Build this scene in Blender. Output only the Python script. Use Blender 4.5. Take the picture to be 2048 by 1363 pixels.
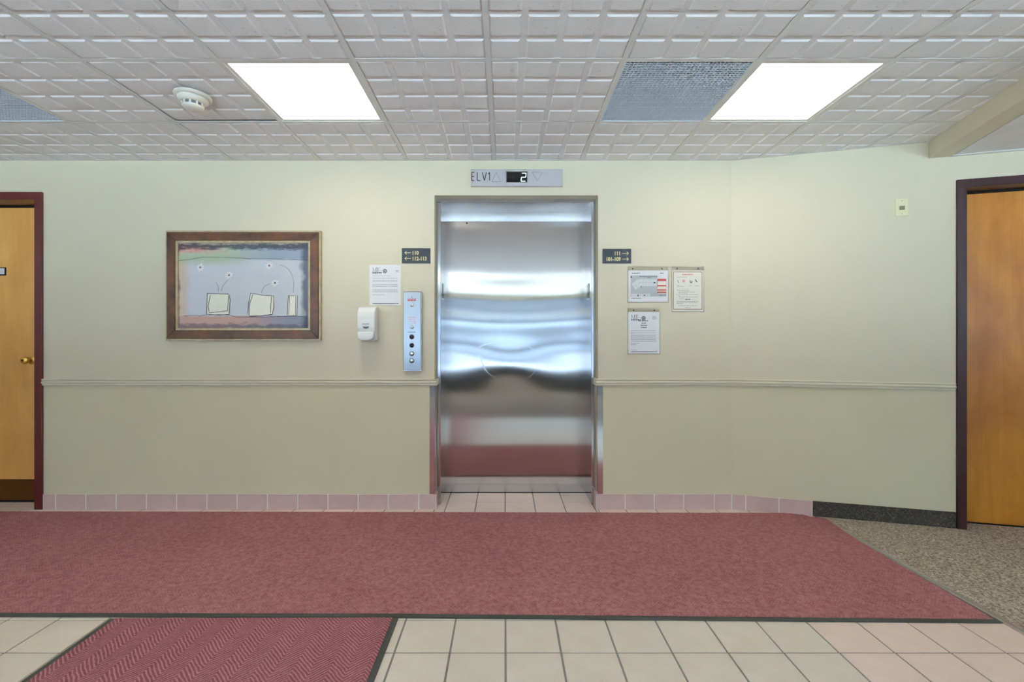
import bpy, bmesh, math, random
from mathutils import Vector, Matrix
random.seed(7)
for o in list(bpy.data.objects):
    bpy.data.objects.remove(o, do_unlink=True)
scene = bpy.context.scene
C = scene.collection

# ------------------------------------------------------------------ camera
F = 940.0                      # focal length in pixels of the 2048 px wide frame
VX, VY = 1010.0, 682.0         # vanishing point of the depth lines
H_CAM = 1.1755                 # eye height
D = 3.289                      # distance to the elevator wall
S = F / D                      # pixels per metre on that wall
CEIL = 2.4385
cam = bpy.data.cameras.new('camera'); cam_o = bpy.data.objects.new('camera', cam); C.objects.link(cam_o)
cam.sensor_width = 36.0; cam.lens = 36.0 * F / 2048.0
cam.shift_x = (1024.0 - VX) / 2048.0
cam.clip_start = 0.02
cam_o.location = (0, 0, H_CAM); cam_o.rotation_euler = (math.pi / 2, 0, 0)
scene.camera = cam_o

# ------------------------------------------------------------------ world, light levels, exposure
SKY = 3.2
SUN = 215.0
LAMP = 6.1
LAMP_COL = (1.0, 0.90, 0.72)
w = bpy.data.worlds.new('world'); scene.world = w; w.use_nodes = True
bg = w.node_tree.nodes['Background']
bg.inputs[0].default_value = (0.80, 0.90, 1.0, 1); bg.inputs[1].default_value = SKY
sun = bpy.data.lights.new('sun', 'SUN'); sun.energy = SUN; sun.angle = 0.01; sun.color = (0.62, 0.79, 1.0)   # lights the paving outside; it stands to the side, so no direct ray enters the lobby
sun_o = bpy.data.objects.new('sun', sun); C.objects.link(sun_o); sun_o.rotation_euler = (0, math.radians(-34), 0)
vs = scene.view_settings
vs.view_transform = 'Standard'; vs.look = 'None'; vs.gamma = 1.0; vs.use_curve_mapping = False
vs.exposure = 0.5

# ------------------------------------------------------------------ helpers
def lin(c):
    def f(v):
        v /= 255.0
        return v / 12.92 if v <= 0.04045 else ((v + 0.055) / 1.055) ** 2.4
    return (f(c[0]), f(c[1]), f(c[2]), 1.0)

MATS = {}
class N:
    """small node-tree writer"""
    def __init__(s, name):
        s.m = bpy.data.materials.new(name); s.m.use_nodes = True
        s.t = s.m.node_tree; s.b = s.t.nodes['Principled BSDF']; s.out = s.t.nodes['Material Output']
        MATS[name] = s.m
    def n(s, typ, ins=None, **kw):
        nd = s.t.nodes.new(typ)
        for k, v in kw.items(): setattr(nd, k, v)
        for k, v in (ins or {}).items():
            if isinstance(v, bpy.types.NodeSocket): s.t.links.new(v, nd.inputs[k])
            else: nd.inputs[k].default_value = v
        return nd
    def link(s, a, b): s.t.links.new(a, b)
    def math(s, op, a, b=0.0, c=0.0, clamp=False):
        return s.n('ShaderNodeMath', {0: a, 1: b, 2: c}, operation=op, use_clamp=clamp).outputs[0]
    def mix(s, f, a, b, blend='MIX'):
        nd = s.t.nodes.new('ShaderNodeMix'); nd.data_type = 'RGBA'; nd.blend_type = blend; nd.clamp_factor = True
        for i, v in ((0, f), (6, a), (7, b)):
            if isinstance(v, bpy.types.NodeSocket): s.t.links.new(v, nd.inputs[i])
            else: nd.inputs[i].default_value = v
        return nd.outputs[2]
    def coord(s, kind='Object'): return s.n('ShaderNodeTexCoord').outputs[kind]
    def xyz(s, v):
        nd = s.n('ShaderNodeSeparateXYZ', {0: v}); return nd.outputs[0], nd.outputs[1], nd.outputs[2]
    def noise(s, v, scale, detail=2.0, rough=0.5, dist=0.0):
        return s.n('ShaderNodeTexNoise', {'Vector': v, 'Scale': scale, 'Detail': detail, 'Roughness': rough, 'Distortion': dist}).outputs[0]
    def vmul(s, v, xyz):
        return s.n('ShaderNodeVectorMath', {0: v, 1: xyz}, operation='MULTIPLY').outputs[0]
    def ramp(s, f, lo, hi, a=0.0, b=1.0):
        nd = s.n('ShaderNodeMapRange', {0: f, 1: lo, 2: hi, 3: a, 4: b}); nd.clamp = True
        return nd.outputs[0]
    def bump(s, hgt, strength=0.3, dist=0.002):
        nd = s.n('ShaderNodeBump', {'Strength': strength, 'Distance': dist, 'Height': hgt})
        s.link(nd.outputs[0], s.b.inputs['Normal'])
    def base(s, col, rough=0.6, metal=0.0):
        if isinstance(col, bpy.types.NodeSocket): s.link(col, s.b.inputs['Base Color'])
        else: s.b.inputs['Base Color'].default_value = col
        if isinstance(rough, bpy.types.NodeSocket): s.link(rough, s.b.inputs['Roughness'])
        else: s.b.inputs['Roughness'].default_value = rough
        s.b.inputs['Metallic'].default_value = metal
        return s

def plain(name, c, rough=0.6, metal=0.0, var=0.05, scale=12.0, bump=0.0):
    """base colour with a faint procedural mottling"""
    k = N(name); co = k.coord()
    a = lin(c); b = tuple(v * (1 - var * 2) for v in a[:3]) + (1,)
    f = k.noise(co, scale, 3.0)
    k.base(k.mix(f, a, b), rough, metal)
    if bump: k.bump(k.noise(co, scale * 25, 2.0), bump, 0.001)
    return k.m

# --- materials
k = N('wall_paint'); co = k.coord('Object'); x, y, z = k.xyz(co)
up = k.mix(k.noise(co, 3.0), lin((218, 208, 182)), lin((213, 203, 177)))
dn = k.mix(k.noise(co, 3.0), lin((213, 203, 171)), lin((208, 198, 166)))
k.base(k.mix(k.math('GREATER_THAN', z, 0.89), dn, up), 0.55); k.bump(k.noise(co, 160.0, 3.0), 0.12, 0.002)
plain('rail_paint', (226, 218, 194), 0.4, bump=0.03)
plain('white_paint', (226, 224, 216), 0.5)

k = N('ceiling_tile'); co = k.coord()
sp = k.noise(co, 90.0, 2.0, 0.6); sp2 = k.noise(co, 26.0, 3.0, 0.7)
f = k.ramp(sp, 0.70, 0.74); f2 = k.ramp(k.noise(co, 7.0, 2.0), 0.3, 0.7)
c0 = k.mix(f2, lin((246, 243, 242)), lin((240, 237, 236)))
k.base(k.mix(f, c0, lin((190, 186, 184))), 0.85); k.bump(k.noise(co, 150.0, 2.0, 0.6), 0.10, 0.002)
plain('grid_paint', (238, 236, 232), 0.45)
plain('plenum', (40, 42, 46), 0.9)
plain('duct', (92, 108, 132), 0.5)

k = N('floor_grout'); co = k.coord(); k.base(k.mix(k.noise(co, 20.0), lin((128, 122, 114)), lin((150, 142, 132))), 0.9)
def tile_mat(name, c1, c2):
    k = N(name); co = k.coord('Generated'); oi = k.n('ShaderNodeObjectInfo').outputs['Random']
    wp = k.coord('Object')
    f = k.noise(wp, 9.0, 4.0, 0.6); sp = k.ramp(k.noise(wp, 220.0, 2.0), 0.62, 0.70)
    c = k.mix(k.ramp(f, 0.3, 0.7), lin(c1), lin(c2))
    c = k.mix(k.math('MULTIPLY', oi, 0.35), c, tuple(v * 0.86 for v in lin(c1)[:3]) + (1,))
    c = k.mix(k.math('MULTIPLY', sp, 0.25), c, lin((120, 105, 95)))
    k.base(c, 0.42); k.bump(f, 0.06, 0.002)
tile_mat('tile_cream', (226, 211, 193), (219, 203, 184))
tile_mat('tile_pink', (234, 208, 193), (228, 199, 184))
tile_mat('tile_mauve', (210, 177, 171), (200, 166, 161))
plain('tile_grout_light', (236, 230, 226), 0.9)

k = N('floor_tile_far'); co = k.coord()
br = k.n('ShaderNodeTexBrick', {'Vector': co, 'Color1': lin((214, 205, 191)), 'Color2': lin((204, 194, 179)), 'Mortar': lin((138, 131, 122)),
        'Scale': 1.0, 'Mortar Size': 0.003, 'Brick Width': 0.21, 'Row Height': 0.207})
br.offset = 0.0
k.base(br.outputs[0], 0.42)
plain('brown_matting', (112, 92, 76), 0.95, var=0.15, scale=60)

def herring(name, along_x, ks, kf, km, dk, lt):
    k = N(name); co = k.coord(); x, y, z = k.xyz(co)
    a, b = (y, x) if along_x else (x, y)
    wob = k.math('MULTIPLY', k.math('SUBTRACT', k.noise(co, 22.0, 3.0), 0.5), 0.016)
    s_ = k.math('ADD', k.math('ADD', b, k.math('PINGPONG', a, 0.065)), wob)
    st = k.math('SINE', k.math('MULTIPLY', s_, 2 * math.pi / 0.0165))
    st = k.ramp(k.math('ADD', st, k.math('MULTIPLY', k.math('SUBTRACT', k.noise(co, 230.0, 3.0, 0.7), 0.5), 2.2)), -0.5, 1.1)
    fib = k.noise(k.vmul(co, (1, 1, 1)), 420.0, 3.0, 0.75); big = k.noise(co, 1.7, 3.0, 0.6); mid = k.noise(co, 48.0, 4.0, 0.8)
    dark = k.mix(big, lin(dk[0]), lin(dk[1]))
    light = k.mix(big, lin(lt[0]), lin(lt[1]))
    f = k.math('ADD', k.math('MULTIPLY', st, ks), k.math('MULTIPLY', k.ramp(fib, 0.3, 0.7), kf))
    f = k.math('ADD', f, k.math('MULTIPLY', k.ramp(mid, 0.32, 0.68), km))
    k.base(k.mix(f, dark, light), 0.95)
    k.b.inputs['Specular IOR Level'].default_value = 0.15
    hgt = k.math('ADD', k.math('MULTIPLY', st, ks * 2), k.math('MULTIPLY', fib, 0.8))
    k.bump(hgt, 0.6, 0.004)
herring('mat_runner', True, .13, .42, .50, ((104, 40, 48), (120, 54, 58)), ((186, 122, 118), (202, 146, 138)))
herring('mat_entry', False, .55, .46, .16, ((90, 24, 37), (98, 30, 42)), ((190, 120, 124), (202, 138, 140)))
plain('rubber', (74, 73, 66), 0.7, var=0.15, scale=40)

k = N('carpet'); co = k.coord()
n1 = k.noise(co, 110.0, 3.0, 0.75); n2 = k.noise(co, 4.0, 3.0); n3 = k.noise(co, 60.0, 2.0, 0.7)
c = k.mix(k.ramp(n1, 0.38, 0.62), lin((104, 88, 74)), lin((226, 210, 188)))
c = k.mix(k.ramp(n3, 0.55, 0.72), c, lin((112, 94, 80)))
c = k.mix(k.math('MULTIPLY', n2, 0.5), c, lin((160, 142, 122)))
k.base(c, 0.97); k.bump(n1, 0.9, 0.008); k.b.inputs['Specular IOR Level'].default_value = 0.1

k = N('carpet_base'); co = k.coord(); x, y, z = k.xyz(co)
d1 = k.noise(k.vmul(k.n('ShaderNodeVectorRotate', {'Vector': co, 'Angle': 0.8}, rotation_type='Y_AXIS').outputs[0], (1, 1, 7)), 60.0, 2.0)
d2 = k.noise(k.vmul(k.n('ShaderNodeVectorRotate', {'Vector': co, 'Angle': -0.8}, rotation_type='Y_AXIS').outputs[0], (1, 1, 7)), 60.0, 2.0)
f = k.math('MAXIMUM', k.ramp(d1, 0.60, 0.72), k.ramp(d2, 0.60, 0.72))
k.base(k.mix(f, lin((52, 46, 42)), lin((140, 122, 104))), 0.95); k.bump(f, 0.5, 0.003)

def wood(name, c1, c2, c3, blotch):
    k = N(name); co = k.coord()
    g = k.noise(k.vmul(co, (1, 1, 0.10)), 9.0, 4.0, 0.6, 0.6); fine = k.noise(k.vmul(co, (1, 1, 0.03)), 90.0, 3.0, 0.7)
    bl = k.noise(k.vmul(co, (1, 1, 0.6)), 3.2, 3.0, 0.6, 0.8)
    c = k.mix(k.ramp(g, 0.35, 0.7), lin(c1), lin(c2))
    c = k.mix(k.math('MULTIPLY', k.ramp(bl, 0.42, 0.68), blotch), c, lin(c3))
    c = k.mix(k.math('MULTIPLY', k.ramp(fine, 0.5, 0.75), 0.18), c, lin(c3))
    k.base(c, 0.33); k.bump(fine, 0.04, 0.001)
wood('wood_honey', (222, 164, 88), (212, 150, 74), (190, 124, 54), 0.4)
wood('wood_amber', (202, 132, 48), (186, 112, 28), (146, 78, 12), 0.5)
plain('frame_maroon', (92, 30, 32), 0.33, var=0.08)
plain('frame_oxblood', (50, 14, 20), 0.38, var=0.08)
plain('shadow_gap', (14, 12, 11), 0.9)  # near-black for the thresholds, and for shade in gaps put into colour
plain('brass', (238, 192, 96), 0.3, 0.85)
plain('kick_bronze', (120, 78, 32), 0.38, 0.7, var=0.2)

def steel(name, c, rough, aniso, rot=0.0, grain=0.0):
    k = N(name); co = k.coord()
    g = k.noise(k.vmul(co, (1, 1, 0.015)), 300.0, 2.0, 0.6)
    a = lin(c); b = tuple(v * 0.9 for v in a[:3]) + (1,)
    k.base(k.mix(k.math('MULTIPLY', g, grain), a, b), rough, 1.0)
    k.b.inputs['Anisotropic'].default_value = aniso; k.b.inputs['Anisotropic Rotation'].default_value = rot
    tg = k.n('ShaderNodeTangent', direction_type='RADIAL', axis='Z'); k.link(tg.outputs[0], k.b.inputs['Tangent'])
    return k
steel('steel_door', (204, 201, 199), 0.145, 1.0, 0.0, 0.5)
steel('steel', (200, 200, 204), 0.13, 0.4, 0.0, 0.4)
steel('steel_plate', (182, 184, 190), 0.33, 0.8, 0.0, 0.5)
steel('steel_indicator', (236, 238, 244), 0.42, 0.5, 0.0, 0.4)
plain('chrome', (226, 228, 232), 0.12, 1.0)
plain('aluminium', (226, 236, 248), 0.3, 0.2, var=0.03)
plain('black_gloss', (10, 13, 16), 0.12)
plain('black_ink', (26, 27, 30), 0.7)
plain('grey_ink', (178, 180, 184), 0.8)
plain('dark_ink', (84, 84, 92), 0.8)
plain('red_ink', (190, 58, 58), 0.7)
plain('red_pale', (222, 130, 128), 0.7)
plain('brown_ink', (170, 140, 118), 0.8)
plain('plan_grey', (196, 202, 204), 0.8)
plain('plan_white', (226, 230, 230), 0.8)
plain('paper', (238, 238, 240), 0.75, var=0.01)
plain('paper_warm', (238, 235, 222), 0.75, var=0.01)
plain('sign_navy', (40, 48, 58), 0.45, var=0.12)
plain('sign_gold', (232, 216, 158), 0.5)
plain('plastic_white', (240, 240, 238), 0.25, var=0.01)
plain('plastic_offwhite', (224, 218, 204), 0.35, var=0.02)
plain('plastic_cream', (228, 218, 180), 0.4, var=0.02)
plain('plastic_grey', (92, 94, 100), 0.3)
plain('olive_insert', (128, 122, 92), 0.4)
plain('window_metal', (70, 68, 66), 0.4, 0.6)
plain('ground_grey', (196, 194, 188), 0.9)
plain('facade_slate', (150, 160, 172), 0.9)
plain('asphalt', (66, 66, 68), 0.95, var=0.1)
plain('facade_band', (70, 76, 86), 0.6)
plain('trim_silver', (168, 160, 148), 0.4, 0.4)

k = N('gilt_trim'); co = k.coord(); k.base(k.mix(k.noise(co, 25.0, 3.0), lin((196, 180, 148)), lin((150, 128, 96))), 0.35, 0.3)
k = N('frame_walnut'); co = k.coord()
g = k.noise(co, 9.0, 4.0, 0.6, 0.3); g2 = k.noise(co, 60.0, 3.0, 0.7)
c = k.mix(k.ramp(g, 0.35, 0.7), lin((66, 38, 20)), lin((112, 66, 34)))
k.base(k.mix(k.math('MULTIPLY', k.ramp(g2, 0.58, 0.78), 0.35), c, lin((166, 112, 66))), 0.32)

k = N('acrylic'); k.t.nodes.remove(k.b)
tr = k.n('ShaderNodeBsdfTransparent', {0: (1.0, 1.0, 1.0, 1)}); gl = k.n('ShaderNodeBsdfGlossy', {'Roughness': 0.05})
mx = k.n('ShaderNodeMixShader', {0: 0.012, 1: tr.outputs[0], 2: gl.outputs[0]}); k.link(mx.outputs[0], k.out.inputs[0])
k = N('glass'); k.t.nodes.remove(k.b)
tr = k.n('ShaderNodeBsdfTransparent', {0: (0.92, 0.96, 0.97, 1)}); gl = k.n('ShaderNodeBsdfGlossy', {'Roughness': 0.01})
mx = k.n('ShaderNodeMixShader', {0: 0.03, 1: tr.outputs[0], 2: gl.outputs[0]}); k.link(mx.outputs[0], k.out.inputs[0])

def emit(name, col, strength):
    k = N(name); k.b.inputs['Base Color'].default_value = (0.8, 0.8, 0.8, 1)
    k.b.inputs['Emission Color'].default_value = tuple(col) + (1,); k.b.inputs['Emission Strength'].default_value = strength
    return k
k = emit('diffuser', LAMP_COL, LAMP); co = k.coord(); k.bump(k.n('ShaderNodeTexVoronoi', {'Vector': co, 'Scale': 110.0}).outputs[0], 0.3, 0.002)
emit('digit_glow', (0.55, 0.95, 1.0), 2.2)

# canvas of the painting: flat paint, coordinates in metres from its lower left corner
CW, CH = 1328 / 5.241 / S, 875 / 5.241 / S
k = N('canvas_paint'); co = k.coord(); x, y, z = k.xyz(co)
u = k.math('DIVIDE', x, CW); v = k.math('DIVIDE', z, CH)
nz = k.noise(co, 5.0, 4.0, 0.6); rg = k.noise(k.vmul(co, (1, 1, 3.5)), 14.0, 5.0, 0.75)
nu = k.math('ADD', u, k.math('MULTIPLY', k.math('SUBTRACT', nz, 0.5), 0.12))
nv = k.math('ADD', v, k.math('MULTIPLY', k.math('SUBTRACT', rg, 0.5), 0.16))
nvs = k.math('ADD', v, k.math('MULTIPLY', k.math('SUBTRACT', rg, 0.5), 0.05))
blue = k.mix(k.ramp(nz, 0.3, 0.7), lin((208, 208, 210)), lin((197, 202, 209)))
blue = k.mix(k.ramp(nu, 0.0, 0.30), lin((206, 206, 218)), blue)
c = k.mix(k.ramp(nu, 0.10, 0.04), blue, lin((206, 184, 168)))                       # warm left border
band = k.mix(k.ramp(nu, 0.35, 0.75), lin((178, 188, 166)), lin((150, 160, 176)))    # strip above the line
c = k.mix(k.ramp(nvs, 0.80, 0.83), c, band)
grn = k.math('MULTIPLY', k.ramp(nvs, 0.72, 0.80), k.math('MULTIPLY', k.ramp(nu, 0.62, 0.35), k.ramp(nvs, 0.90, 0.84)))
c = k.mix(k.math('MULTIPLY', grn, 0.6), c, lin((160, 178, 138)))
c = k.mix(k.math('MULTIPLY', k.ramp(nv, 0.88, 0.91), k.ramp(nu, 0.4, 0.2)), c, lin((196, 140, 128)))
c = k.mix(k.math('MULTIPLY', k.ramp(nv, 0.92, 0.955), 0.92), c, lin((44, 46, 58)))  # dark top
c = k.mix(k.math('MULTIPLY', k.ramp(nv, 0.99, 1.02), 0.7), c, lin((206, 190, 170)))
low = k.mix(k.ramp(nu, 0.45, 0.85), lin((190, 152, 140)), lin((140, 142, 158)))
c = k.mix(k.ramp(nvs, 0.150, 0.135), c, low)
c = k.mix(k.math('MULTIPLY', k.ramp(nv, 0.065, 0.03), 0.75), c, lin((88, 82, 98)))
c = k.mix(k.math('MULTIPLY', k.ramp(nv, 0.0, -0.03), 0.8), c, lin((206, 188, 178)))
c = k.mix(k.math('MULTIPLY', k.ramp(nu, 0.955, 0.99), 0.85), c, lin((54, 60, 84)))
c = k.mix(k.math('MULTIPLY', k.ramp(nu, 0.012, -0.01), 0.8), c, lin((70, 60, 60)))
k.base(c, 0.5); k.bump(rg, 0.15, 0.002)
plain('paint_cream', (240, 238, 222), 0.5, var=0.04, scale=30)
plain('paint_white', (244, 242, 244), 0.5)
plain('paint_line', (54, 50, 56), 0.6)
plain('paint_stem', (120, 132, 150), 0.6)
plain('paint_brown', (122, 78, 66), 0.6)

def M(n): return MATS[n]

class B:
    def __init__(s): s.bm = bmesh.new()
    def box(s, x0, x1, y0, y1, z0, z1, bev=0.0, seg=1):
        t = bmesh.new(); bmesh.ops.create_cube(t, size=1.0)
        for v in t.verts:
            v.co = Vector((x0 + (v.co.x + .5) * (x1 - x0), y0 + (v.co.y + .5) * (y1 - y0), z0 + (v.co.z + .5) * (z1 - z0)))
        if bev: bmesh.ops.bevel(t, geom=t.edges[:], offset=bev, segments=seg, affect='EDGES', profile=0.5)
        return s.merge(t)
    def merge(s, t):
        me = bpy.data.meshes.new('tmp'); t.to_mesh(me); t.free(); s.bm.from_mesh(me); bpy.data.meshes.remove(me); return s
    def prism(s, pts, y0, y1, bev=0.0, seg=1, plane='xz'):
        """closed outline extruded along the missing axis"""
        t = bmesh.new()
        def P(a, b, c): return (a, c, b) if plane == 'xz' else ((c, a, b) if plane == 'yz' else (a, b, c))
        lo = [t.verts.new(P(a, b, y0)) for a, b in pts]; hi = [t.verts.new(P(a, b, y1)) for a, b in pts]
        t.faces.new(lo); t.faces.new(hi[::-1])
        for i in range(len(pts)):
            j = (i + 1) % len(pts); t.faces.new((lo[j], lo[i], hi[i], hi[j]))
        bmesh.ops.recalc_face_normals(t, faces=t.faces[:])
        if bev:
            es = [e for e in t.edges if abs((P(0, 0, 1)[0]) * (e.verts[0].co.x - e.verts[1].co.x) + P(0, 0, 1)[1] * (e.verts[0].co.y - e.verts[1].co.y) + P(0, 0, 1)[2] * (e.verts[0].co.z - e.verts[1].co.z)) < 1e-6]
            bmesh.ops.bevel(t, geom=es, offset=bev, segments=seg, affect='EDGES', profile=0.5)
        return s.merge(t)
    def lathe(s, prof, cen=(0, 0, 0), axis='z', n=24):
        t = bmesh.new(); rings = []
        for r, h in prof:
            ring = []
            for i in range(n):
                a = 2 * math.pi * i / n; p = (r * math.cos(a), r * math.sin(a), h)
                if axis == 'y': p = (p[0], p[2], p[1])
                ring.append(t.verts.new(Vector(p) + Vector(cen)))
            rings.append(ring)
        for a, b in zip(rings, rings[1:]):
            for i in range(n):
                j = (i + 1) % n; t.faces.new((a[i], a[j], b[j], b[i]))
        t.faces.new(rings[0][::-1]); t.faces.new(rings[-1])
        bmesh.ops.remove_doubles(t, verts=t.verts[:], dist=1e-6)
        bmesh.ops.recalc_face_normals(t, faces=t.faces[:])
        return s.merge(t)
    def ribbon(s, pts, wd, y0, y1):
        """flat stroke along points in the xz plane"""
        pts = [Vector((a, b)) for a, b in pts]; L = []; R = []
        for i, p in enumerate(pts):
            d = (pts[min(i + 1, len(pts) - 1)] - pts[max(i - 1, 0)]).normalized(); nrm = Vector((-d.y, d.x)) * wd / 2
            L.append(p + nrm); R.append(p - nrm)
        for i in range(len(pts) - 1):
            s.prism([tuple(L[i]), tuple(L[i + 1]), tuple(R[i + 1]), tuple(R[i])], y0, y1)
        return s
    def quad(s, pts):
        s.bm.faces.new([s.bm.verts.new(p) for p in pts]); return s
    def obj(s, name, mat, parent=None, smooth=False, loc=(0, 0, 0), rotz=0.0):
        me = bpy.data.meshes.new(name); s.bm.to_mesh(me); s.bm.free()
        for m in (mat if isinstance(mat, (list, tuple)) else [mat]): me.materials.append(M(m))
        if smooth:
            for p in me.polygons: p.use_smooth = True
        o = bpy.data.objects.new(name, me); C.objects.link(o)
        o.location = loc; o.rotation_euler = (0, 0, rotz)
        if parent: o.parent = parent
        if name in PRINT: o['kind'] = 'stuff'      # words and marks too small to pick apart
        return o

PRINT = {'printed_text', 'printed_letter', 'plan_symbols', 'plan_walls', 'footer_rule'}
def tag(o, label=None, cat=None, group=None, kind=None):
    for kk, v in (('label', label), ('category', cat), ('group', group), ('kind', kind)):
        if v: o[kk] = v
    return o
def thing(name, label, cat, loc=(0, 0, 0), rotz=0.0, group=None, kind=None):
    o = bpy.data.objects.new(name, None); C.objects.link(o); o.location = loc; o.rotation_euler = (0, 0, rotz)
    o.empty_display_size = 0.05
    return tag(o, label, cat, group, kind)
def text(body, size, x, z, y, mat, parent, align='LEFT', bold=0.0, sx=1.0, name='lettering', depth=0.0004):
    cu = bpy.data.curves.new(name, 'FONT'); cu.body = body; cu.size = size; cu.align_x = align; cu.offset = bold; cu.extrude = depth
    cu.resolution_u = 4
    t = bpy.data.objects.new('tmp_text', cu); C.objects.link(t)
    dg = bpy.context.evaluated_depsgraph_get(); me = bpy.data.meshes.new_from_object(t.evaluated_get(dg))
    bpy.data.objects.remove(t, do_unlink=True); bpy.data.curves.remove(cu)
    for v in me.vertices: v.co = Vector((x + v.co.x * sx, y - v.co.z, z + v.co.y))
    me.materials.clear(); me.materials.append(M(mat)); me.name = name
    o = bpy.data.objects.new(name, me); C.objects.link(o); o.parent = parent
    return o
def wx(px): return (px - VX) / S
def wz(py): return H_CAM - (py - VY) / S

# angled wall frame: origin at the bend, local x along the wall, local +y into the wall
BX = wx(1463.0); TH = math.radians(15.5); ct, st_ = math.cos(TH), math.sin(TH)
def au(px):
    kk = (px - VX) / F; return (D * kk - BX) / (ct + kk * st_)
def az(px, py):
    return H_CAM - (py - VY) / F * (D - au(px) * st_)
def apt(u, v=0.0): return (BX + u * ct + v * st_, D - u * st_ + v * ct)

# ------------------------------------------------------------------ room shell
XL, XR, YB = -5.6, 6.2, -4.0
WT = 0.5
NX0, NX1, NZ = -0.493, 0.651, 2.1937       # elevator niche
DL0, DL1 = -4.24, wx(87) - 0.004           # left door opening (outside of its frame)
DZ = wz(385)
b = B()
b.box(XL, DL0, D, D + WT, -.1, CEIL + .3); b.box(DL0, DL1, D, D + WT, DZ - .004, CEIL + .3); b.box(DL1, NX0, D, D + WT, -.1, CEIL + .3)
b.box(NX0, NX1, D, D + WT, NZ, CEIL + .3); b.box(NX1, BX, D, D + WT, -.1, CEIL + .3)
tag(b.obj('wall_front', 'wall_paint'), 'cream painted wall with darker khaki lower half around the elevator', 'wall', kind='structure')
DR0, DR1 = au(1912) + .004, au(1912) + 1.02; DRZ = az(1912, 361)
b = B()
b.box(0, DR0, 0, WT, -.1, CEIL + .3); b.box(DR0, DR1, 0, WT, DRZ - .004, CEIL + .3); b.box(DR1, 4.75, 0, WT, -.1, CEIL + .3)
tag(b.obj('wall_right', 'wall_paint', loc=(BX, D, 0), rotz=-TH), 'angled cream wall with khaki lower half, right of the elevator wall', 'wall', kind='structure')
tag(B().box(XL - .2, XL, YB, D + WT, -.1, CEIL + .3).obj('wall_left', 'wall_paint'), 'cream painted side wall at the far left end', 'wall', kind='structure')
tag(B().box(XR, XR + .2, YB, 3.0, -.1, CEIL + .3).obj('wall_side', 'wall_paint'), 'cream painted wall closing the right side corridor', 'wall', kind='structure')
GX0, GX1, GZ0, GZ1 = -5.2, 5.6, 0.42, 2.12
b = B()
b.box(XL, GX0, YB - .2, YB, -.1, CEIL + .3); b.box(GX1, XR, YB - .2, YB, -.1, CEIL + .3)
b.box(GX0, GX1, YB - .2, YB, -.1, GZ0); b.box(GX0, GX1, YB - .2, YB, GZ1, CEIL + .3)
tag(b.obj('wall_back', 'wall_paint'), 'cream wall behind the camera holding the glazed front', 'wall', kind='structure')
wn = thing('window_1', 'wide glazed front letting daylight into the lobby', 'window', (0, YB, GZ0), kind='structure')
b = B(); hh = GZ1 - GZ0
b.box(GX0, GX1, -.12, -.05, 0, .05); b.box(GX0, GX1, -.12, -.05, hh - .05, hh)
xs = [GX0 + (GX1 - GX0) * i / 8 for i in range(9)]
b.box(GX0, GX1, -.115, -.055, 1.36, 1.41)
for i, xx in enumerate(xs): b.box(max(GX0, xx - .03), min(GX1, xx + .03), -.12, -.05, .05, hh - .05)
b.obj('window_frame', 'window_metal', wn)
B().box(GX0, GX1, .001, .03, -GZ0 + .01, 0).obj('base_panel', 'window_metal', wn)
for a0, a1 in zip(xs, xs[1:]): B().box(a0 + .03, a1 - .03, -.088, -.082, .05, hh - .05).obj('pane', 'glass', wn)
fac = thing('wall_backdrop', 'unseen slate-grey building front added to darken the elevator door reflection', 'building', (0, -17.0, -.05), kind='structure')  # unseen front, added so the door panel reflects a darker outdoors
B().box(-30, 30, -1.0, 0, 0, 7.0).obj('facade', 'facade_slate', fac)
for z_ in (.0, 1.15, 2.5, 4.6): B().box(-30, 30, 0, .06, z_, z_ + (.55 if z_ else .3)).obj('dark_band', 'facade_band', fac)  # bands added to give the door reflection its stripes
tag(B().box(-30, 30, -18, -11, -.2, -.055).obj('dark_backdrop_ground', 'asphalt'), 'unseen dark asphalt strip added to darken the elevator door reflection', 'road', kind='structure')  # unseen dark strip, added to take a bright band out of the door reflection
tag(B().box(-30, 30, -11, YB - .2, -.2, -.05).obj('ground_outside', 'ground_grey'), 'grey paved ground outside the glazed front', 'ground', kind='structure')

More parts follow.
